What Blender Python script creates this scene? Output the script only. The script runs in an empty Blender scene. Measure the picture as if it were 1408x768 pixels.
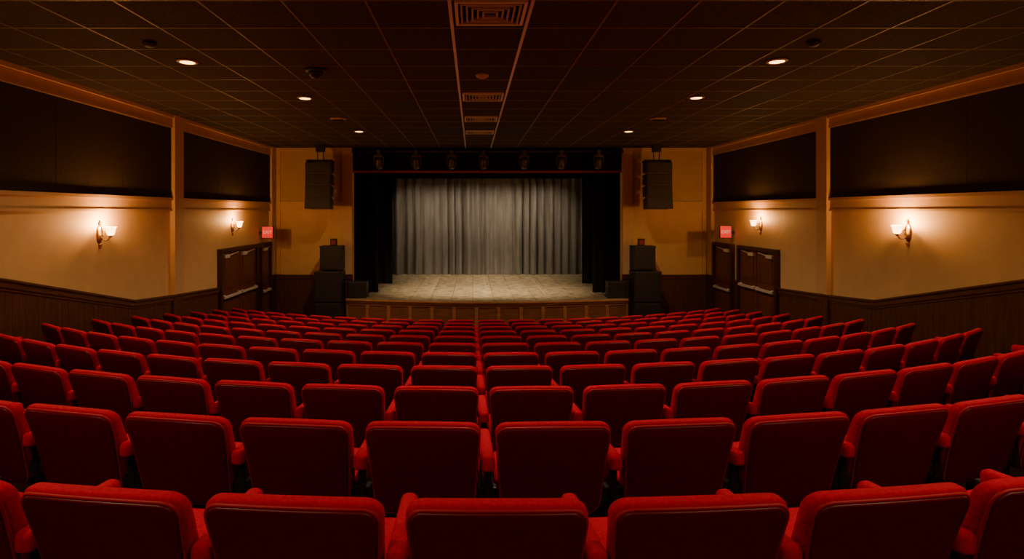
import bpy, bmesh, math, random
from mathutils import Matrix, Vector
random.seed(7)
scene = bpy.context.scene
PI = math.pi

# ------------------------------------------------------------------ materials
def new_mat(name):
    m = bpy.data.materials.new(name); m.use_nodes = True
    nt = m.node_tree
    return m, nt, nt.nodes['Principled BSDF']

def mat(name, col, rough=0.5, metal=0.0, var=0.0, scale=20.0, bump=0.0, bscale=None,
        sheen=0.0, sheen_col=None, coat=0.0, emis=None, estr=0.0, stretch=(1,1,1), spec=0.5):
    m, nt, b = new_mat(name)
    b.inputs['Base Color'].default_value = (*col, 1)
    b.inputs['Roughness'].default_value = rough
    b.inputs['Metallic'].default_value = metal
    b.inputs['Specular IOR Level'].default_value = spec
    if sheen:
        b.inputs['Sheen Weight'].default_value = sheen
        b.inputs['Sheen Roughness'].default_value = 0.4
        if sheen_col: b.inputs['Sheen Tint'].default_value = (*sheen_col, 1)
    if coat: b.inputs['Coat Weight'].default_value = coat
    if emis:
        b.inputs['Emission Color'].default_value = (*emis, 1)
        b.inputs['Emission Strength'].default_value = estr
    tc = nt.nodes.new('ShaderNodeTexCoord'); mp = nt.nodes.new('ShaderNodeMapping')
    mp.inputs['Scale'].default_value = stretch
    nt.links.new(tc.outputs['Object'], mp.inputs['Vector'])
    if var:
        n = nt.nodes.new('ShaderNodeTexNoise'); n.inputs['Scale'].default_value = scale
        n.inputs['Detail'].default_value = 4
        nt.links.new(mp.outputs['Vector'], n.inputs['Vector'])
        r = nt.nodes.new('ShaderNodeValToRGB')
        r.color_ramp.elements[0].position = 0.3; r.color_ramp.elements[1].position = 0.7
        r.color_ramp.elements[0].color = (*[c*(1-var) for c in col], 1)
        r.color_ramp.elements[1].color = (*[min(1, c*(1+var)) for c in col], 1)
        nt.links.new(n.outputs['Fac'], r.inputs['Fac'])
        nt.links.new(r.outputs['Color'], b.inputs['Base Color'])
    if bump:
        n2 = nt.nodes.new('ShaderNodeTexNoise'); n2.inputs['Scale'].default_value = bscale or scale
        n2.inputs['Detail'].default_value = 3
        nt.links.new(mp.outputs['Vector'], n2.inputs['Vector'])
        bp = nt.nodes.new('ShaderNodeBump'); bp.inputs['Strength'].default_value = bump
        bp.inputs['Distance'].default_value = 0.01
        nt.links.new(n2.outputs['Fac'], bp.inputs['Height'])
        nt.links.new(bp.outputs['Normal'], b.inputs['Normal'])
    return m

def bead_mat(name, col, axis, rough=0.4):
    m, nt, b = new_mat(name)
    b.inputs['Roughness'].default_value = rough
    tc = nt.nodes.new('ShaderNodeTexCoord'); sp = nt.nodes.new('ShaderNodeSeparateXYZ')
    nt.links.new(tc.outputs['Object'], sp.inputs[0])
    mu = nt.nodes.new('ShaderNodeMath'); mu.operation = 'MULTIPLY'; mu.inputs[1].default_value = 1/0.11
    nt.links.new(sp.outputs[axis], mu.inputs[0])
    fr = nt.nodes.new('ShaderNodeMath'); fr.operation = 'FRACT'; nt.links.new(mu.outputs[0], fr.inputs[0])
    rp = nt.nodes.new('ShaderNodeValToRGB')
    e = rp.color_ramp.elements
    e[0].position = 0.0; e[0].color = (0,0,0,1); e[1].position = 0.1; e[1].color = (1,1,1,1)
    nt.links.new(fr.outputs[0], rp.inputs['Fac'])
    mp = nt.nodes.new('ShaderNodeMapping'); mp.inputs['Scale'].default_value = (6,6,0.6)
    nt.links.new(tc.outputs['Object'], mp.inputs['Vector'])
    n = nt.nodes.new('ShaderNodeTexNoise'); n.inputs['Scale'].default_value = 5; n.inputs['Detail'].default_value = 6
    nt.links.new(mp.outputs['Vector'], n.inputs['Vector'])
    r = nt.nodes.new('ShaderNodeValToRGB')
    r.color_ramp.elements[0].position=.3; r.color_ramp.elements[1].position=.7
    r.color_ramp.elements[0].color = (*[c*.65 for c in col],1); r.color_ramp.elements[1].color = (*[c*1.3 for c in col],1)
    nt.links.new(n.outputs['Fac'], r.inputs['Fac'])
    mx = nt.nodes.new('ShaderNodeMixRGB'); mx.blend_type='MULTIPLY'; mx.inputs['Fac'].default_value=.6
    nt.links.new(r.outputs['Color'], mx.inputs[1]); nt.links.new(rp.outputs['Color'], mx.inputs[2])
    nt.links.new(mx.outputs[0], b.inputs['Base Color'])
    bp = nt.nodes.new('ShaderNodeBump'); bp.inputs['Strength'].default_value=.6; bp.inputs['Distance'].default_value=.006
    nt.links.new(rp.outputs['Color'], bp.inputs['Height']); nt.links.new(bp.outputs['Normal'], b.inputs['Normal'])
    return m

M_velvet = mat('red_velvet', (0.46,0.003,0.026), 0.8, var=0.18, scale=90, bump=0.15, bscale=350, sheen=0.12, sheen_col=(1,.10,.16), spec=.12)
M_vinyl  = mat('red_vinyl_back', (0.12,0.002,0.006), 0.36, var=0.10, scale=25, bump=0.08, bscale=160, spec=.32)
M_pipe   = mat('red_piping', (0.36,0.004,0.018), 0.5, spec=.3)
M_blackm = mat('black_painted_steel', (0.020,0.017,0.015), 0.45, metal=.3, var=.2, scale=30)
M_black  = mat('black_cabinet', (0.017,0.014,0.012), 0.5, var=.2, scale=40, bump=.2, bscale=200)
M_grille = mat('speaker_grille', (0.026,0.022,0.019), 0.5, metal=.3, bump=.6, bscale=260)
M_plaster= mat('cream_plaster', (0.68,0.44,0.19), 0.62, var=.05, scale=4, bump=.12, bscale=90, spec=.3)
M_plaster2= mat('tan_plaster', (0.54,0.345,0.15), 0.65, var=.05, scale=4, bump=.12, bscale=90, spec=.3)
M_trim   = mat('cream_trim', (0.62,0.39,0.18), 0.5, var=.04, scale=6, spec=.35)
M_panel  = mat('acoustic_fabric', (0.052,0.037,0.028), 0.95, var=.5, scale=60, bump=.5, bscale=220, spec=.1)
M_woodL  = bead_mat('wainscot_wood_side', (0.10,0.032,0.015), 'Y')
M_woodF  = bead_mat('wainscot_wood_front', (0.10,0.032,0.015), 'X')
M_rail   = mat('dark_wood_rail', (0.11,0.033,0.015), 0.35, var=.3, scale=8, stretch=(4,.6,4))
M_door   = mat('dark_wood_door', (0.13,0.040,0.020), 0.4, var=.3, scale=6, stretch=(4,4,.5))
M_doorf  = mat('door_frame_wood', (0.055,0.018,0.010), 0.4, var=.3, scale=6, stretch=(4,4,.5))
M_steel  = mat('brushed_steel', (0.62,0.58,0.5), 0.3, metal=1, var=.1, scale=30)
M_bar    = mat('satin_aluminium', (0.75,0.68,0.58), 0.45, metal=.35, var=.05, scale=30)
M_brass  = mat('aged_brass', (0.60,0.38,0.14), 0.35, metal=1, var=.2, scale=30)
M_glass  = mat('lit_frosted_glass', (0.9,0.7,0.45), 0.4, emis=(1,.52,.17), estr=12)
M_lamp   = mat('lit_lens', (0.9,0.8,0.6), 0.4, emis=(1,.50,.13), estr=9)
M_parlens= mat('par_lens', (0.9,0.85,0.7), 0.3, emis=(1,.8,.55), estr=2)
M_white  = mat('aged_white_enamel', (0.42,0.30,0.20), 0.5, var=.08, scale=10)
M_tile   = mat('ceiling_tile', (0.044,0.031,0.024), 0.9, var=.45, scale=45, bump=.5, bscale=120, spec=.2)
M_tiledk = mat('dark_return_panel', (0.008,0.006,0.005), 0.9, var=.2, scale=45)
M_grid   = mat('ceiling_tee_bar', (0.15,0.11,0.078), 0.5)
M_gridl  = mat('tee_bar_sheen_vent_frame', (0.66,0.60,0.52), 0.4)  # centre bars' reflected light painted as a pale colour; plain colour on vent frames
M_carpet = mat('dark_carpet', (0.030,0.010,0.008), 0.95, var=.4, scale=60, bump=.6, bscale=200, spec=.1)
M_drape  = mat('grey_drape', (0.185,0.170,0.150), 0.85, var=.22, scale=8, bump=.2, bscale=120, stretch=(1,1,.12), spec=.2)
M_bdrape = mat('black_drape', (0.014,0.012,0.011), 0.95, var=.2, scale=10, spec=.1)
M_redtrim= mat('dark_red_border', (0.26,0.012,0.012), 0.7, var=.1, scale=30)
M_exit   = mat('exit_red', (0.35,0.008,0.008), 0.5, emis=(1,.02,.015), estr=.8)
M_exitw  = mat('exit_letters', (0.7,0.5,0.4), 0.5, emis=(1,.5,.4), estr=.5)
M_stagew = mat('stage_front_wood', (0.34,0.145,0.062), 0.4, var=.25, scale=6, stretch=(.6,.6,4))
M_stagel = mat('stage_lip_wood', (0.48,0.24,0.11), 0.35, var=.2, scale=6, stretch=(.6,.6,4))
M_stagep = mat('stage_front_panel', (0.19,0.072,0.032), 0.45, var=.25, scale=6, stretch=(.6,.6,4))

def floor_mat():
    m, nt, b = new_mat('stage_planks')
    b.inputs['Roughness'].default_value = .5
    tc = nt.nodes.new('ShaderNodeTexCoord')
    br = nt.nodes.new('ShaderNodeTexBrick')
    mp = nt.nodes.new('ShaderNodeMapping'); mp.inputs['Rotation'].default_value=(0,0,PI/2)
    nt.links.new(tc.outputs['Object'], mp.inputs['Vector']); nt.links.new(mp.outputs[0], br.inputs['Vector'])
    br.inputs['Scale'].default_value = 1; br.inputs['Brick Width'].default_value=2.4; br.inputs['Row Height'].default_value=.6
    br.inputs['Mortar Size'].default_value=.008
    br.inputs['Color1'].default_value=(.36,.28,.165,1); br.inputs['Color2'].default_value=(.30,.23,.14,1); br.inputs['Mortar'].default_value=(.11,.085,.06,1)
    n = nt.nodes.new('ShaderNodeTexNoise'); n.inputs['Scale'].default_value=3.5; n.inputs['Detail'].default_value=9; n.inputs['Roughness'].default_value=.8
    nt.links.new(tc.outputs['Object'], n.inputs['Vector'])
    r = nt.nodes.new('ShaderNodeValToRGB'); r.color_ramp.elements[0].position=.40; r.color_ramp.elements[1].position=.60
    r.color_ramp.elements[0].color=(.5,.5,.5,1); r.color_ramp.elements[1].color=(1.2,1.2,1.2,1)
    nt.links.new(n.outputs['Fac'], r.inputs['Fac'])
    mx = nt.nodes.new('ShaderNodeMixRGB'); mx.blend_type='MULTIPLY'; mx.inputs['Fac'].default_value=1
    nt.links.new(br.outputs['Color'], mx.inputs[1]); nt.links.new(r.outputs['Color'], mx.inputs[2])
    nt.links.new(mx.outputs[0], b.inputs['Base Color'])
    return m
M_stagef = floor_mat()

# ------------------------------------------------------------------ mesh builder
class MB:
    def __init__(s): s.v=[]; s.f=[]; s.mi=[]; s.sm=[]; s.mats=[]
    def idx(s, m):
        if m not in s.mats: s.mats.append(m)
        return s.mats.index(m)
    def add(s, vs, fs, m, M=None, smooth=False):
        o=len(s.v)
        for v in vs:
            v=Vector(v)
            s.v.append(tuple(M@v) if M is not None else tuple(v))
        k=s.idx(m)
        for f in fs:
            s.f.append([i+o for i in f]); s.mi.append(k); s.sm.append(smooth)
    def box(s, lo, hi, m, M=None, bev=0.0, fn=None, seg=2):
        bm=bmesh.new(); bmesh.ops.create_cube(bm,size=1)
        c=[(lo[i]+hi[i])/2 for i in range(3)]; d=[hi[i]-lo[i] for i in range(3)]
        for v in bm.verts: v.co=Vector((c[0]+v.co.x*d[0], c[1]+v.co.y*d[1], c[2]+v.co.z*d[2]))
        if bev: bmesh.ops.bevel(bm,geom=list(bm.edges),offset=bev,segments=seg,profile=.5,affect='EDGES')
        bm.verts.index_update()
        vs=[tuple(v.co) for v in bm.verts]
        if fn: vs=[fn(*v) for v in vs]
        s.add(vs,[[v.index for v in f.verts] for f in bm.faces],m,M,smooth=False); bm.free()
    def lathe(s, prof, m, M=None, seg=20, smooth=True):
        vs=[];fs=[]
        for r,z in prof:
            for i in range(seg):
                a=2*PI*i/seg; vs.append((r*math.cos(a),r*math.sin(a),z))
        for j in range(len(prof)-1):
            for i in range(seg):
                k=(i+1)%seg
                fs.append([j*seg+i,j*seg+k,(j+1)*seg+k,(j+1)*seg+i])
        if prof[0][0]>1e-4: fs.append(list(range(seg))[::-1])
        if prof[-1][0]>1e-4: fs.append([(len(prof)-1)*seg+i for i in range(seg)])
        s.add(vs,fs,m,M,smooth)
    def cyl(s,p0,p1,r,m,seg=12,r1=None):
        p0=Vector(p0);p1=Vector(p1);d=p1-p0
        q=d.to_track_quat('Z','Y').to_matrix().to_4x4()
        s.lathe([(r,0),(r1 if r1 is not None else r,d.length)],m,Matrix.Translation(p0)@q,seg)
    def tube(s,pts,r,m,seg=8):
        for a,b in zip(pts[:-1],pts[1:]): s.cyl(a,b,r,m,seg)
    def obj(s,name,parent=None,loc=None):
        me=bpy.data.meshes.new(name); me.from_pydata(s.v,[],s.f)
        for m in s.mats: me.materials.append(m)
        me.polygons.foreach_set('material_index',s.mi); me.polygons.foreach_set('use_smooth',s.sm)
        me.update()
        bm=bmesh.new(); bm.from_mesh(me); bmesh.ops.recalc_face_normals(bm,faces=bm.faces); bm.to_mesh(me); bm.free()
        o=bpy.data.objects.new(name,me); scene.collection.objects.link(o)
        if parent: o.parent=parent
        if loc: o.location=loc
        return o

def rrect(w,h,r,n=5):
    pts=[]
    r=max(r,1e-4)
    for cx,cz,a0 in ((w/2-r,h/2-r,0),(-w/2+r,h/2-r,90),(-w/2+r,-h/2+r,180),(w/2-r,-h/2+r,270)):
        for i in range(n+1):
            a=math.radians(a0+90*i/n); pts.append((cx+r*math.cos(a),cz+r*math.sin(a)))
    out=[]
    N=len(pts)
    for i in range(N):
        out.append(pts[i])
        if (i+1)%(n+1)==0:
            a=pts[i];b=pts[(i+1)%N]
            for t in (.2,.4,.6,.8): out.append((a[0]+(b[0]-a[0])*t,a[1]+(b[1]-a[1])*t))
    return out

def pad(mb,w,h,r,y0,y1,e0,e1,m,fn,n=6):
    rings=[]
    def ring(inset,y,sc=1.0):
        rings.append([(x*sc,y,z*sc) for x,z in rrect(w-2*inset,h-2*inset,max(r-inset,.004),n)])
    for sc in (.25,.55,.8): ring(e0,y0,sc)
    for i in range(5):
        a=PI/2*i/4; ring(e0*(1-math.sin(a)), y0+e0*(1-math.cos(a)))
    for i in range(5):
        a=PI/2*i/4; ring(e1*(1-math.cos(a)), y1-e1*(1-math.sin(a)))
    for sc in (.8,.55,.25): ring(e1,y1,sc)
    N=len(rings[0]); vs=[fn(*p) for R in rings for p in R]
    fs=[]
    for j in range(len(rings)-1):
        for i in range(N):
            k=(i+1)%N; fs.append([j*N+i,j*N+k,(j+1)*N+k,(j+1)*N+i])
    fs.append(list(range(N))); fs.append([(len(rings)-1)*N+i for i in range(N)][::-1])
    mb.add(vs,fs,m,None,True)

# ------------------------------------------------------------------ room constants
EYE=3.40; CEIL=5.28; XL=-5.95; XR=7.05; YB=-2.6; YF=16.6; XC=.42
AX=.07; RR=9.5; ALPHA=.7; SL=.14
def sag(x):
    x=max(-8,min(8,x-AX)); return RR-math.sqrt(RR*RR-x*x)
def floor_z(x,y):
    z=EYE-1.665-SL*(y-ALPHA*sag(x)-1.68)
    return max(0,min(1.95,z))

def build_floor():
    mb=MB(); nx,ny=40,84
    vs=[];fs=[]
    for j in range(ny+1):
        for i in range(nx+1):
            x=XL+(XR-XL)*i/nx; y=YB+(YF-YB)*j/ny
            vs.append((x,y,floor_z(x,y)))
    for j in range(ny):
        for i in range(nx):
            a=j*(nx+1)+i; fs.append([a,a+1,a+nx+2,a+nx+1])
    mb.add(vs,fs,M_carpet,None,True)
    o=mb.obj('floor')
    md=o.modifiers.new('thick','SOLIDIFY'); md.thickness=.15
    md.offset=-1 if o.data.polygons[0].normal.z>0 else 1
    return o
build_floor()

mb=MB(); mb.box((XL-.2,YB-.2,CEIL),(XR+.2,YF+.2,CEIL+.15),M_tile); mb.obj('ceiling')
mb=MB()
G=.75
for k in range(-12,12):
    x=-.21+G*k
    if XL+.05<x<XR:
        br_=k in(0,1)  # the two centre bars get the painted-in sheen
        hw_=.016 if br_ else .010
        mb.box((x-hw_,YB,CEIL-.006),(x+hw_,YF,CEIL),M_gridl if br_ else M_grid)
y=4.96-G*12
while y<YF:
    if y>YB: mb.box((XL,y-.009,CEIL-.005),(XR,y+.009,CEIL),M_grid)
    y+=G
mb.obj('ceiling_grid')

def bx(name,lo,hi,m,bev=0):
    mb=MB(); mb.box(lo,hi,m,bev=bev); return mb.obj(name)
bx('wall_left',(XL-.2,YB-.2,-.15),(XL,YF+.2,CEIL),M_plaster)
bx('wall_right',(XR,YB-.2,-.15),(XR+.2,YF+.2,CEIL),M_plaster)
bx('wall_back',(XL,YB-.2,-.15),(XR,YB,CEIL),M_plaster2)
PL=-3.58; PR=4.45
bx('wall_front_left',(XL,YF,-.15),(PL,YF+.2,CEIL),M_plaster)
bx('wall_front_right',(PR,YF,-.15),(XR,YF+.2,CEIL),M_plaster)
RAIL=[(YB,3.12),(4.6,3.05),(7.0,2.50),(9.7,1.80),(11.1,1.69),(13.1,1.57),(YF,1.46)]
def railz(y):
    for (a,za),(b,zb) in zip(RAIL[:-1],RAIL[1:]):
        if a<=y<=b: return za+(zb-za)*(y-a)/(b-a)
    return RAIL[-1][1]
def slab(mb,xw,s,ys,zb,zt,t,m,x0=0.0):
    vs=[];fs=[]
    for y in ys:
        for (dx,z) in ((x0,zb(y)),(x0+t,zb(y)),(x0+t,zt(y)),(x0,zt(y))): vs.append((xw+s*dx,y,z))
    n=len(ys)
    for j in range(n-1):
        for i in range(4):
            k=(i+1)%4; fs.append([j*4+i,j*4+k,(j+1)*4+k,(j+1)*4+i])
    fs.append([0,1,2,3]); fs.append([(n-1)*4+i for i in range(4)])
    mb.add(vs,fs,m)
ysr=[p[0] for p in RAIL]
tn=0
BZ0=3.40; BZ1=3.66
DOORS={'left':[(12.95,15.2,True),(15.42,16.22,False)],'right':[(12.75,14.65,True),(14.95,16.15,False)]}
def seg_ranges(side):
    cuts=[]; a=YB
    for d0,d1,_ in DOORS[side]:
        cuts.append((a,d0)); a=d1
    cuts.append((a,YF-.09)); return cuts
for side,xw,s in (('left',XL,1),('right',XR,-1)):
    mb=MB(); mr=MB()
    for a,b in seg_ranges(side):
        ys=[a]+[y for y in ysr if a<y<b]+[b]
        slab(mb,xw,s,ys,lambda y:-.02,railz,.025,M_woodL)
        slab(mr,xw,s,ys,lambda y:railz(y)-.06,lambda y:railz(y)+.02,.06,M_rail)
        slab(mr,xw,s,ys,lambda y:railz(y)+.02,lambda y:railz(y)+.05,.085,M_rail)
        slab(mr,xw,s,ys,lambda y:railz(y)-.10,lambda y:railz(y)-.06,.04,M_rail)
    tn+=1; mb.obj('trim_%d'%tn)
    tn+=1; mr.obj('trim_%d'%tn)
    mb=MB()
    Y2=[YB,YF]
    slab(mb,xw,s,Y2,lambda y:BZ0,lambda y:BZ1,.035,M_trim)
    slab(mb,xw,s,Y2,lambda y:BZ1-.05,lambda y:BZ1,.07,M_trim)
    slab(mb,xw,s,Y2,lambda y:BZ0,lambda y:BZ0+.035,.055,M_trim)
    slab(mb,xw,s,Y2,lambda y:CEIL-.25,lambda y:CEIL,.04,M_trim)
    slab(mb,xw,s,Y2,lambda y:CEIL-.06,lambda y:CEIL,.09,M_trim)
    slab(mb,xw,s,Y2,lambda y:CEIL-.25,lambda y:CEIL-.22,.06,M_trim)
    tn+=1; mb.obj('trim_%d'%tn)
    ab=[YB,-.5,4.7,11.1,16.42]
    mb=MB()
    for a,b in zip(ab[:-1],ab[1:]):
        n=max(1,round((b-a-.36)/1.55)); w=(b-a-.36)/n
        for i in range(n):
            slab(mb,xw,s,[a+.18+i*w+.004,a+.18+(i+1)*w-.004],lambda y:BZ1+.005,lambda y:CEIL-.255,.03,M_panel,x0=.001)
    mb.obj('wall_acoustic_panels_'+side)
    for yc,w in ((-.5,.34),(4.7,.34),(11.1,.34),(16.38,.30)):
        mb=MB()
        mb.box((min(xw,xw+s*.10),yc-w/2,(railz(yc)+.06)),(max(xw,xw+s*.10),yc+w/2,CEIL),M_trim,bev=.008)
        mb.box((min(xw,xw+s*.07),yc-w/2+.02,0),(max(xw,xw+s*.07),yc+w/2-.02,railz(yc)+.0),M_woodL) if yc<16 else None
        tn+=1; mb.obj('trim_%d'%tn)
for nm,xa,xb in (('left',XL,PL),('right',PR,XR)):
    inner = xb if nm=='left' else xa
    tn+=1
    mb=MB(); mb.box((xa,YF-.03,0),(xb,YF,1.46),M_woodF); mb.obj('trim_%d'%tn)
    tn+=1
    mb=MB(); mb.box((xa,YF-.07,1.40),(xb,YF,1.48),M_rail); mb.box((xa,YF-.09,1.48),(xb,YF,1.51),M_rail); mb.obj('trim_%d'%tn)
    mb=MB()
    mb.box((xa,YF-.04,3.42),(xb,YF,3.68),M_trim); mb.box((xa,YF-.07,3.64),(xb,YF,3.68),M_trim); mb.box((xa,YF-.07,3.42),(xb,YF,3.45),M_trim)
    mb.box((xa,YF-.06,CEIL-.10),(xb,YF,CEIL),M_trim)
    ia,ib=(inner-.30,inner) if nm=='left' else (inner,inner+.30)
    mb.box((ia,YF-.09,1.52),(ib,YF,CEIL),M_trim,bev=.008)
    ca,cb=(XL+.10,XL+.22) if nm=='left' else (XR-.22,XR-.10)
    mb.box((ca,YF-.05,1.52),(cb,YF,CEIL),M_trim)
    pa,pb=(cb,ia) if nm=='left' else (ib,ca)
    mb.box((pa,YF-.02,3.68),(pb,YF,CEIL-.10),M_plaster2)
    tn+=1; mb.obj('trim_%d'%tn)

# ------------------------------------------------------------------ doors
def door(side,y0,y1,double,idx):
    xw,s=(XL,1) if side=='left' else (XR,-1)
    zf=max(floor_z(xw,(y0+y1)/2),0)+.01; zt=2.42
    mb=MB()
    def b(xa,xb,ya,yb,za,zb,m,bev=0):
        x0,x1=xw+s*(xa+.001),xw+s*(xb+.001)
        mb.box((min(x0,x1),ya,za),(max(x0,x1),yb,zb),m,bev=bev)
    fw=.09
    b(.0,.11,y0,y0+fw,zf,zt,M_doorf,.006); b(.0,.11,y1-fw,y1,zf,zt,M_doorf,.006); b(.0,.11,y0,y1,zt,zt+fw,M_doorf,.006)
    leaves=[(y0+fw,(y0+y1)/2),((y0+y1)/2,y1-fw)] if double else [(y0+fw,y1-fw)]
    for a,c in leaves:
        b(.0,.03,a,c,zf,zt,M_black)
        b(.0,.06,a+.012,c-.012,zf+.01,zt-.012,M_door,.004)
        w=c-a
        b(.06,.072,a+w*.16,c-w*.16,zf+.18,zf+.95,M_door,.01)
        b(.06,.072,a+w*.16,c-w*.16,zf+1.32,zt-.18,M_door,.01)
        zb=zf+1.14
        b(.06,.10,a+.05,a+.14,zb-.045,zb+.045,M_bar,.006); b(.06,.10,c-.14,c-.05,zb-.045,zb+.045,M_bar,.006)
        b(.10,.135,a+.04,c-.04,zb-.032,zb+.032,M_bar,.008)
        b(.06,.12,a+.08,a+.34,zt-.14,zt-.06,M_bar,.006)
        mb.cyl((xw+s*.12,a+.2,zt-.09),(xw+s*.13,a+w*.75,zt-.03),.010,M_bar,6)
    mb.obj('door_%d'%idx)
k=0
for side in ('left','right'):
    for d0,d1,dbl in DOORS[side]:
        k+=1; door(side,d0,d1,dbl,k)

def exit_sign(x,y,z,side):
    s=1 if side=='left' else -1
    mb=MB()
    mb.box((-.16,-.03,-.16),(.16,.03,.18),M_blackm,bev=.008)
    mb.box((-.145,-.036,-.145),(.145,-.029,.165),M_exit)
    mb.box((-.24 if s>0 else .14,-.02,-.03),(-.14 if s>0 else .24,.02,.03),M_blackm)
    o=mb.obj('exit_sign',loc=(x,y,z))
    cu=bpy.data.curves.new('exit_text','FONT'); cu.body='EXIT'; cu.size=.12; cu.align_x='CENTER'; cu.align_y='CENTER'; cu.extrude=.002
    t=bpy.data.objects.new('sign_letters',cu); scene.collection.objects.link(t)
    t.parent=o; t.location=(0,-.04,.01); t.rotation_euler=(PI/2,0,0); cu.materials.append(M_exitw)
exit_sign(XL+.24,15.5,2.80,'left'); exit_sign(XR-.24,15.0,2.83,'right')

# ------------------------------------------------------------------ sconces
def sconce(side,y,z,e=95):
    xw,s=(XL,1) if side=='left' else (XR,-1)
    R=Matrix.Scale(s,4,(1,0,0))
    mb=MB()
    E=R@Matrix.Rotation(PI/2,4,'Y')@Matrix.Diagonal((2.1,1,1,1))
    mb.lathe([(0,.045),(.03,.042),(.045,.03),(.06,.025),(.07,.012),(.075,0)],M_brass,E,24)
    for zz,r in ((.17,.028),(-.17,.03),(.205,.016),(-.21,.018)):
        mb.lathe([(0,-r),(r*.7,-r*.7),(r,0),(r*.7,r*.7),(0,r)],M_brass,R@Matrix.Translation((.02,0,zz)),12)
    pts=[]
    for i in range(9):
        t=i/8
        pts.append(R@Vector((.04+.07*(1-math.cos(PI*t)), 0, -.04-.07*math.sin(PI*t)+.02*t)))
    mb.tube(pts,.010,M_brass,8)
    pts=[]
    for i in range(10):
        t=i/9*1.5*PI
        pts.append(R@Vector((.075+.03*math.cos(t),0,.01+.03*math.sin(t))))
    mb.tube(pts,.006,M_brass,6)
    C=R@Matrix.Translation((.185,0,0))
    mb.lathe([(.0,-.055),(.012,-.05),(.03,-.035),(.036,-.02),(.03,-.015)],M_brass,C,16)
    mb.lathe([(.03,-.02),(.05,.0),(.06,.04),(.068,.09),(.085,.12),(.081,.12),(.063,.09),(.055,.04),(.045,.005),(.0,-.01)],M_glass,C,24)
    o=mb.obj('sconce_lamp',loc=(xw,y,z))
    l=bpy.data.lights.new('sconce_bulb','POINT'); l.energy=e; l.color=(1.0,.46,.13); l.shadow_soft_size=.045
    lo=bpy.data.objects.new('sconce_bulb',l); scene.collection.objects.link(lo); lo.parent=o
    lo.location=(s*.185,0,.15)
sconce('left',8.86,3.03); sconce('left',13.75,3.02,65)
sconce('right',9.0,3.05); sconce('right',13.6,3.05,65)
sconce('left',3.2,3.75,70); sconce('right',3.2,3.75,70)

# ------------------------------------------------------------------ downlights
def downlight(x,y,e):
    mb=MB()
    mb.lathe([(.085,-.002),(.09,-.014),(.11,-.016),(.125,-.008),(.128,0)],M_white,None,28)
    mb.lathe([(0,-.014),(.088,-.012)],M_lamp,None,28)
    o=mb.obj('recessed_downlight',loc=(x,y,CEIL-.006))
    l=bpy.data.lights.new('downlight_beam','SPOT'); l.energy=e; l.color=(1,.70,.42); l.spot_size=math.radians(136); l.spot_blend=1; l.shadow_soft_size=.07
    lo=bpy.data.objects.new('downlight_beam',l); scene.collection.objects.link(lo); lo.parent=o; lo.location=(0,0,-.04)
K=2.0
for x,y,e in ((-3.58,6.98,120),(3.8,6.95,120),(-2.78,9.22,145),(3.69,9.18,145),(-2.67,13.07,250),(3.66,13.07,250),
            (-3.6,4.2,95),(3.8,4.2,95),(.17,4.2,150),(-2.6,1.4,95),(2.9,1.4,95),(-1.6,-.9,125),(1.9,-.9,125)):
    downlight(x,y,e*K)
for x,y in ((-2.73,11.3),(3.76,11.3)):
    mb=MB(); mb.lathe([(0,-.03),(.10,-.03),(.15,-.02),(.17,0)],M_white,None,24)
    for i in range(4): mb.box((-.12,-.09+i*.055,-.036),(.12,-.075+i*.055,-.03),M_tiledk)
    mb.obj('ceiling_speaker',loc=(x,y,CEIL-.006))

def vent(xc,yc,w,d):
    mb=MB(); z=CEIL-.006
    t=.03
    for k in range(6):
        f=1-k*.155
        m=M_gridl if k==0 else M_white
        tt=t if k==0 else .018
        W=w*f/2; D=d*f/2; zz=z-.010-.004*(k%2)
        mb.box((xc-W,yc-D,zz-.014),(xc+W,yc-D+tt,zz+.012),m); mb.box((xc-W,yc+D-tt,zz-.014),(xc+W,yc+D,zz+.012),m)
        mb.box((xc-W,yc-D+tt,zz-.014),(xc-W+tt,yc+D-tt,zz+.012),m); mb.box((xc+W-tt,yc-D+tt,zz-.014),(xc+W,yc+D-tt,zz+.012),m)
    mb.box((xc-w/2+.02,yc-d/2+.02,z-.003),(xc+w/2-.02,yc+d/2-.02,z+.001),M_tiledk)
    mb.obj('air_vent')
vent(.165,5.25,.66,.62); vent(.165,9.1,.66,.60); vent(.165,11.3,.66,.55); vent(.165,13.2,.66,.5)
def tilepanel(i,j,ni=1):
    x0=-.21+G*i+.012; x1=-.21+G*(i+ni)-.012; y0=4.96+G*j+.011; y1=4.96+G*(j+1)-.011
    mb=MB(); mb.box((x0,y0,CEIL-.010),(x1,y1,CEIL-.003),M_tiledk,bev=.002); mb.obj('dark_ceiling_panel')
tilepanel(2,3); tilepanel(-2,6); tilepanel(6,5); tilepanel(-1,10); tilepanel(1,10); tilepanel(3,6)
def detector(x,y,m=M_white,r=.07,name='smoke_detector'):
    mb=MB(); mb.lathe([(r,0),(r,-.02),(r*.85,-.035),(r*.5,-.05),(0,-.052)],m,None,20); mb.obj(name,loc=(x,y,CEIL-.006))
detector(.13,7.65,r=.09); detector(-3.6,6.2,M_black); detector(3.78,6.17,M_black)
mb=MB(); mb.lathe([(.13,0),(.13,-.03),(.10,-.04)],M_black,None,24); mb.lathe([(.10,-.035),(.095,-.07),(.06,-.11),(0,-.125)],M_blackm,None,24)
mb.obj('dome_camera',loc=(-2.08,7.37,CEIL-.006))

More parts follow.
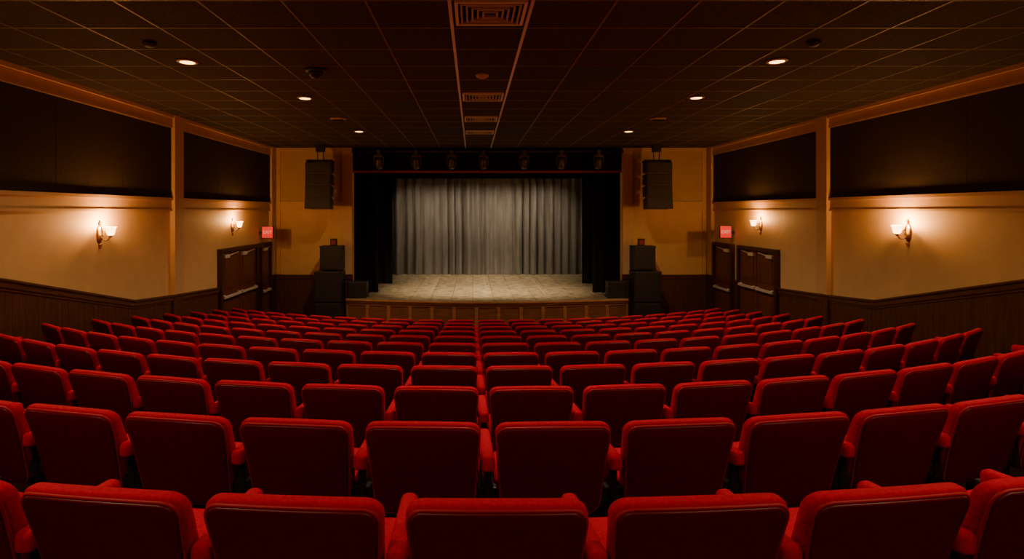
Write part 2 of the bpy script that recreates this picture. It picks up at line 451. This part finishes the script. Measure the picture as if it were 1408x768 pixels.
# ------------------------------------------------------------------ stage
SZ=.87
mb=MB()
n=40; hw=4.08
def arc_at(t): return (XC+hw*t, 16.15-.5*math.cos(t*PI/2))
arc=[arc_at(-1+2*i/n) for i in range(n+1)]
def prism(mb,pts,z0,z1,m):
    vs=[(x,y,z0) for x,y in pts]+[(x,y,z1) for x,y in pts]; N=len(pts)
    fs=[[i,(i+1)%N,N+(i+1)%N,N+i] for i in range(N)]+[list(range(N))[::-1],[N+i for i in range(N)]]
    mb.add(vs,fs,m)
lip=[(x,y-.05) for x,y in arc]
prism(mb,lip+[(lip[-1][0],YF-.09),(lip[0][0],YF-.09)],SZ-.03,SZ,M_stagef)
prism(mb,arc+[(arc[-1][0],YF-.09),(arc[0][0],YF-.09)],0,SZ-.03,M_stagew)
def band(off,z0,z1,m,ta=-1,tb=1,k=40):
    vs=[];fs=[]
    for i in range(k+1):
        t=ta+(tb-ta)*i/k; x,y=arc_at(t)
        for yy,zz in ((y+.01,z0),(y-off,z0),(y-off,z1),(y+.01,z1)): vs.append((x,yy,zz))
    for j in range(k):
        for i in range(4):
            q=(i+1)%4; fs.append([j*4+i,j*4+q,(j+1)*4+q,(j+1)*4+i])
    fs.append([0,1,2,3]); fs.append([k*4+i for i in range(4)])
    mb.add(vs,fs,m)
band(.07,SZ-.10,SZ-.03,M_stagew); band(.10,SZ-.045,SZ-.001,M_stagel)
band(.03,SZ-.18,SZ-.10,M_stagew); band(.03,0,.12,M_stagew)
N=13
for i in range(N+1):
    t=-1+2*i/N; band(.03,.12,SZ-.18,M_stagew,max(-1,t-.012),min(1,t+.012),2)
    if i<N: band(.008,.12,SZ-.18,M_stagep,t+.012,t+2/N-.012,6)
stage=mb.obj('stage')
mb=MB()
mb.box((PL,YF-.09,SZ-.06),(PR,YF+.2,SZ),M_stagef)
mb.box((-5.4,YF+.2,SZ-.06),(6.3,23.4,SZ),M_stagef)
for xx in (-1.3,.43,2.2): mb.box((xx-.012,16.7,SZ),(xx+.012,22,SZ+.002),M_white)
mb.obj('floor_stage')

mb=MB(); mb.box((-5.6,23.4,0),(6.5,23.5,6.0),M_bdrape); mb.obj('wall_stage_back')
mb=MB(); mb.box((-5.5,YF+.2,0),(-5.4,23.4,6.0),M_bdrape); mb.obj('wall_stage_left')
mb=MB(); mb.box((6.3,YF+.2,0),(6.4,23.4,6.0),M_bdrape); mb.obj('wall_stage_right')
mb=MB(); mb.box((-5.6,YF+.2,5.9),(6.5,23.5,6.0),M_bdrape); mb.box((-5.5,YF+.2,CEIL),(6.4,YF+.3,6.0),M_bdrape); mb.obj('ceiling_stage')

def drape(name,x0,x1,y,z0,z1,m,amp=.07,wl=.22,nx=None,nz=14,seed=1):
    rnd=random.Random(seed); nx=nx or int((x1-x0)/.018)
    ph=[rnd.uniform(0,6.28) for _ in range(6)]
    vs=[];fs=[]
    for j in range(nz+1):
        t=j/nz; z=z0+(z1-z0)*t
        for i in range(nx+1):
            u=x0+(x1-x0)*i/nx
            w=u+.09*math.sin(u*1.7+ph[0])+.05*math.sin(u*4.1+ph[1])
            k=2*PI/wl
            a=amp*(1-.25*t)*(0.65+.35*math.sin(u*2.3+ph[2]))
            yy=a*math.sin(k*w+.35*math.sin(z*.9+u+ph[3])*(1-t)) + .45*a*math.sin(k*.47*w+ph[4]) + .22*a*math.sin(k*2.1*w+ph[5]+.3*z)
            xx=u+.3*a*math.cos(k*w+ph[5])
            vs.append((xx,y+yy,z))
    for j in range(nz):
        for i in range(nx):
            a=j*(nx+1)+i; fs.append([a,a+1,a+nx+2,a+nx+1])
    mb=MB(); mb.add(vs,fs,m,None,True); return mb.obj(name)
drape('stage_backdrop_curtain',-3.9,5.2,22.3,SZ+.01,4.95,M_drape,.16,.36,seed=3)
drape('stage_leg_curtain',-4.6,-2.92,17.3,SZ+.01,5.25,M_bdrape,.08,.24,seed=4)
drape('stage_leg_curtain',-4.9,-2.80,19.4,SZ+.01,5.3,M_bdrape,.08,.24,seed=5)
drape('stage_leg_curtain',3.72,5.4,17.3,SZ+.01,5.25,M_bdrape,.08,.24,seed=6)
drape('stage_leg_curtain',3.84,5.8,19.4,SZ+.01,5.3,M_bdrape,.08,.24,seed=7)
drape('stage_border_curtain',-4.9,5.8,19.9,4.56,5.6,M_bdrape,.04,.2,nz=3,seed=8)
mb=MB(); mb.box((PL,YF+.05,4.60),(PR,YF+.12,CEIL),M_bdrape); mb.box((PL,YF+.0,4.55),(PR,YF+.14,4.61),M_redtrim,bev=.006); mb.obj('proscenium_valance')

mb=MB()
ZB=5.15
mb.cyl((-3.2,20.5,ZB),(4.1,20.5,ZB),.025,M_blackm)
for xx in (-3,.45,3.9): mb.cyl((xx,20.5,ZB),(xx,20.5,5.9),.008,M_steel,6)
for i in range(9):
    xx=-2.9+i*.83
    Mx=Matrix.Translation((xx,20.62,ZB-.14))@Matrix.Rotation(math.radians(28),4,'X')
    mb.lathe([(.03,.14),(.075,.12),(.09,.02),(.095,-.12),(.085,-.12),(.075,-.02)],M_blackm,Mx,16)
    mb.lathe([(0,-.06),(.078,-.06)],M_parlens,Mx,16)
    for q in (-1,1): mb.box((xx+q*.105-.005,20.48,ZB-.1),(xx+q*.105+.005,20.52,ZB+.03),M_blackm)
    mb.box((xx-.11,20.48,ZB+.02),(xx+.11,20.52,ZB+.03),M_blackm)
bat=mb.obj('stage_light_batten')
def spot(name,loc,tgt,e,col,size,blend=.8,rad=.12,parent=None):
    l=bpy.data.lights.new(name,'SPOT'); l.energy=e; l.color=col; l.spot_size=math.radians(size); l.spot_blend=blend; l.shadow_soft_size=rad
    o=bpy.data.objects.new(name,l); scene.collection.objects.link(o); o.location=loc
    o.rotation_euler=(Vector(tgt)-Vector(loc)).to_track_quat('-Z','Y').to_euler()
    if parent: o.parent=parent
    return o
for xx,e in ((-2.485,85),(-1.24,105),(.005,115),(1.25,115),(2.495,95),(3.325,65)):
    spot('par_beam',(xx,20.70,4.80),(xx+(XC-xx)*.15,22.1,2.2),e*1.2,(1,.80,.56),106,1,.08,bat)
mb=MB()
YP=16.05
mb.cyl((PL+.1,YP,5.12),(PR-.1,YP,5.12),.03,M_blackm)
for xx in (PL+.4,XC-.9,XC+1.3,PR-.4): mb.cyl((xx,YP,5.12),(xx,YP,CEIL-.007),.012,M_blackm,8)
fx=[(px-650)/765*YP for px in (521,572,621,665,721,772,823)]
M_fix=mat('fixture_black',(0.07,0.058,0.048),0.35,var=.2,scale=30)
for i,xx in enumerate(fx):
    mb.box((xx-.05,YP-.05,5.02),(xx+.05,YP+.05,5.16),M_fix,bev=.01)
    mb.box((xx-.13,YP-.08,4.94),(xx+.13,YP+.08,5.02),M_fix,bev=.015)
    mb.box((xx-.14,YP-.04,4.72),(xx-.115,YP+.04,4.98),M_fix,bev=.008); mb.box((xx+.115,YP-.04,4.72),(xx+.14,YP+.04,4.98),M_fix,bev=.008)
    A=Matrix.Translation((xx,YP,4.78))@Matrix.Rotation(math.radians(25+8*math.sin(i*2.1)),4,'X')
    mb.lathe([(0,.15),(.06,.15),(.085,.11),(.095,.0),(.10,-.10),(.085,-.16),(.06,-.16),(.06,-.14),(0,-.14)],M_fix,A,20)
pipe=mb.obj('stage_light_bar')
for xx in (fx[1],fx[3],fx[5]):
    spot('front_beam',(xx,YP+.12,4.52),(XC+(xx-XC)*.6,18.2,SZ),850,(1,.79,.52),78,1,.1,pipe)

# ------------------------------------------------------------------ speakers
def cabinet(mb,w,d,h,M):
    mb.box((-w/2,-d/2,0),(w/2,d/2,h),M_black,M,bev=.015)
    mb.box((-w/2+.03,-d/2-.012,.03),(w/2-.03,-d/2+.01,h-.03),M_grille,M,bev=.006)
    for sx in (-1,1):
        mb.box((sx*w/2-.012,-.08,h*.45),(sx*w/2+.012,.08,h*.58),M_blackm,M,bev=.006)
    for cx in (-1,1):
        for cz in (.0,h-.05):
            mb.box((cx*(w/2-.02)-.025,-d/2-.016,cz+.0),(cx*(w/2-.02)+.025,-d/2+.03,cz+.05),M_blackm,M,bev=.006)
def stack(cx,cyy,sgn):
    mb=MB()
    cabinet(mb,.76,.56,.80,Matrix.Translation((0,0,0)))
    cabinet(mb,.76,.56,.88,Matrix.Translation((0,0,.81)))
    cabinet(mb,.62,.45,.68,Matrix.Translation((sgn*.07,0,1.73)))
    for q in (-1,1): mb.box((sgn*.07+q*.2-.04,-.15,1.69),(sgn*.07+q*.2+.04,.15,1.735),M_blackm)
    mb.box((sgn*.1-.09,-.05,2.41),(sgn*.1+.09,.08,2.61),M_black,bev=.01)
    mb.box((sgn*.1-.06,-.055,2.45),(sgn*.1+.06,-.049,2.57),M_redtrim)
    return mb.obj('speaker_stack',loc=(cx,cyy,0.0))
stack(-4.10,16.0,1); stack(4.95,16.0,-1)
def monitor(cx,cy):
    mb=MB(); cabinet(mb,.54,.36,.48,Matrix.Identity(4)); mb.obj('stage_monitor_speaker',loc=(cx,cy,SZ+.001))
monitor(-3.36,16.32); monitor(4.20,16.32)
def line_array(cx,cy):
    mb=MB()
    hs=.335; w=.72
    M=Matrix.Rotation(math.radians(2),4,'X')
    for k in range(4):
        def taper(x,y,z): return (x*(1-.12*(y+.25)/.5),y,z*(1-.16*(y+.25)/.5))
        mb.box((-w/2,-.25,-hs+.008),(w/2,.25,0),M_black,M,bev=.012,fn=taper)
        mb.box((-w/2+.03,-.262,-hs+.03),(w/2-.03,-.24,-.022),M_grille,M,bev=.006)
        mb.box((-w/2-.012,-.2,-hs+.02),(-w/2+.012,-.12,-.01),M_blackm,M); mb.box((w/2-.012,-.2,-hs+.02),(w/2+.012,-.12,-.01),M_blackm,M)
        M=M@Matrix.Translation((0,0,-hs))@Matrix.Rotation(math.radians(-3.5),4,'X')
    mb.box((-w/2+.02,-.22,.0),(-w/2+.07,.22,.06),M_blackm); mb.box((w/2-.07,-.22,.0),(w/2-.02,.22,.06),M_blackm); mb.box((-w/2+.02,-.03,.02),(w/2-.02,.03,.08),M_blackm)
    top=CEIL-4.76-.007
    mb.cyl((-.08,0,.06),(-.08,0,top-.12),.012,M_blackm,8); mb.cyl((.08,0,.06),(.08,0,top-.12),.012,M_blackm,8)
    mb.box((-.12,-.06,top-.22),(.12,.06,top),M_blackm,bev=.01)
    mb.obj('line_array_speaker',loc=(cx,cy,4.76))
line_array((438-650)/765*15.4,15.6); line_array((906-650)/765*15.4,15.6)
# ------------------------------------------------------------------ seats
PITCH=.592
def seat_mesh(ends):
    mb=MB()
    zc=.605; H=.47; W=.538
    def fb(x,y,z):
        t=(z+H/2)/H
        xx=x*(.87+.13*t)
        zz=zc+z
        thin=1-.45*max(0,t-.35)/.65
        y2=y*thin if y>0 else y
        yy=y2+.34*xx*xx-(zz-.42)*.26 + .008*math.sin(t*PI)
        return (xx,yy,zz-.16*xx*xx*max(0,t-.5)*2)
    pad(mb,W,H,.055,-.012,.088,.018,.042,M_velvet,fb)
    def fr(x,y,z): return fb(x,y,z-.006)
    pad(mb,W-.022,H-.030,.048,-.026,-.006,.008,.004,M_vinyl,fr)
    outl=rrect(W-.012,H-.022,.052,6)
    ring=[Vector(fr(x,-.014,z)) for x,z in outl]
    Np=len(ring); vs=[];fs=[]
    for i in range(Np):
        t=(ring[(i+1)%Np]-ring[i-1]).normalized(); nrm=Vector((0,1,0)); sdir=t.cross(nrm).normalized()
        for q in range(6):
            a=2*PI*q/6; vs.append(tuple(ring[i]+sdir*math.cos(a)*.006+nrm*math.sin(a)*.006))
    for i in range(Np):
        for q in range(6):
            fs.append([i*6+q,i*6+(q+1)%6,((i+1)%Np)*6+(q+1)%6,((i+1)%Np)*6+q])
    mb.add(vs,fs,M_pipe,None,True)
    def fc(x,y,z): return (x, .31+z, .42+y-.06*z)
    pad(mb,.50,.42,.06,-.055,.055,.03,.03,M_velvet,fc)
    mb.box((-.21,.14,.34),(.21,.48,.372),M_blackm,bev=.008)
    xs=[-PITCH/2]+([PITCH/2] if ends else [])
    for xs_ in xs:
        def leg(x,y,z):
            if z<.05: return (x,y,z-.14*(y)-.012)
            return (x,y,z)
        mb.box((xs_-.016,.03,.0),(xs_+.016,.22,.60),M_blackm,fn=leg)
        mb.box((xs_-.018,-.01,.42),(xs_+.018,.36,.60),M_blackm,bev=.006)
        mb.box((xs_-.035,-.06,.0),(xs_+.035,.32,.022),M_blackm,fn=leg)
        def fa(x,y,z): return (xs_+x, .14+z, .625+y-.04*z)
        pad(mb,.062,.40,.025,-.035,.035,.012,.024,M_velvet,fa,n=4)
        mb.box((xs_-.045,.0,.43),(xs_+.045,.05,.50),M_blackm,bev=.006)
    return mb.obj('theater_seat')
proto=seat_mesh(False); me0=proto.data
proto2=seat_mesh(True); me1=proto2.data
bpy.data.objects.remove(proto); bpy.data.objects.remove(proto2)
cnt=0
for n in range(11):
    d=1.58+.93*n
    items=[]
    for k in range(-14,15):
        a=k*PITCH if n==0 else (k+.5)*PITCH
        th=a/RR
        if abs(th)>1.2: continue
        x=AX+RR*math.sin(th); y=d+.10+RR*(1-math.cos(th))
        if -5.35<x<5.85: items.append((x,y,th))
    for j,(x,y,th) in enumerate(items):
        last=j==len(items)-1
        o=bpy.data.objects.new('theater_seat',me1 if last else me0); scene.collection.objects.link(o)
        o.location=(x,y,floor_z(x,y)); o.rotation_euler=(0,0,th); cnt+=1

w=bpy.data.worlds.new('dark_world'); scene.world=w; w.use_nodes=True
w.node_tree.nodes['Background'].inputs[0].default_value=(.01,.007,.005,1); w.node_tree.nodes['Background'].inputs[1].default_value=.2
cam=bpy.data.cameras.new('camera'); co=bpy.data.objects.new('camera',cam); scene.collection.objects.link(co)
cam.sensor_width=36; cam.sensor_fit='HORIZONTAL'; cam.lens=36*765/1408
cam.shift_x=54/1408; cam.shift_y=-94/1408; cam.clip_start=.05
co.location=(0,0,EYE); co.rotation_euler=(PI/2,0,0)
scene.camera=co
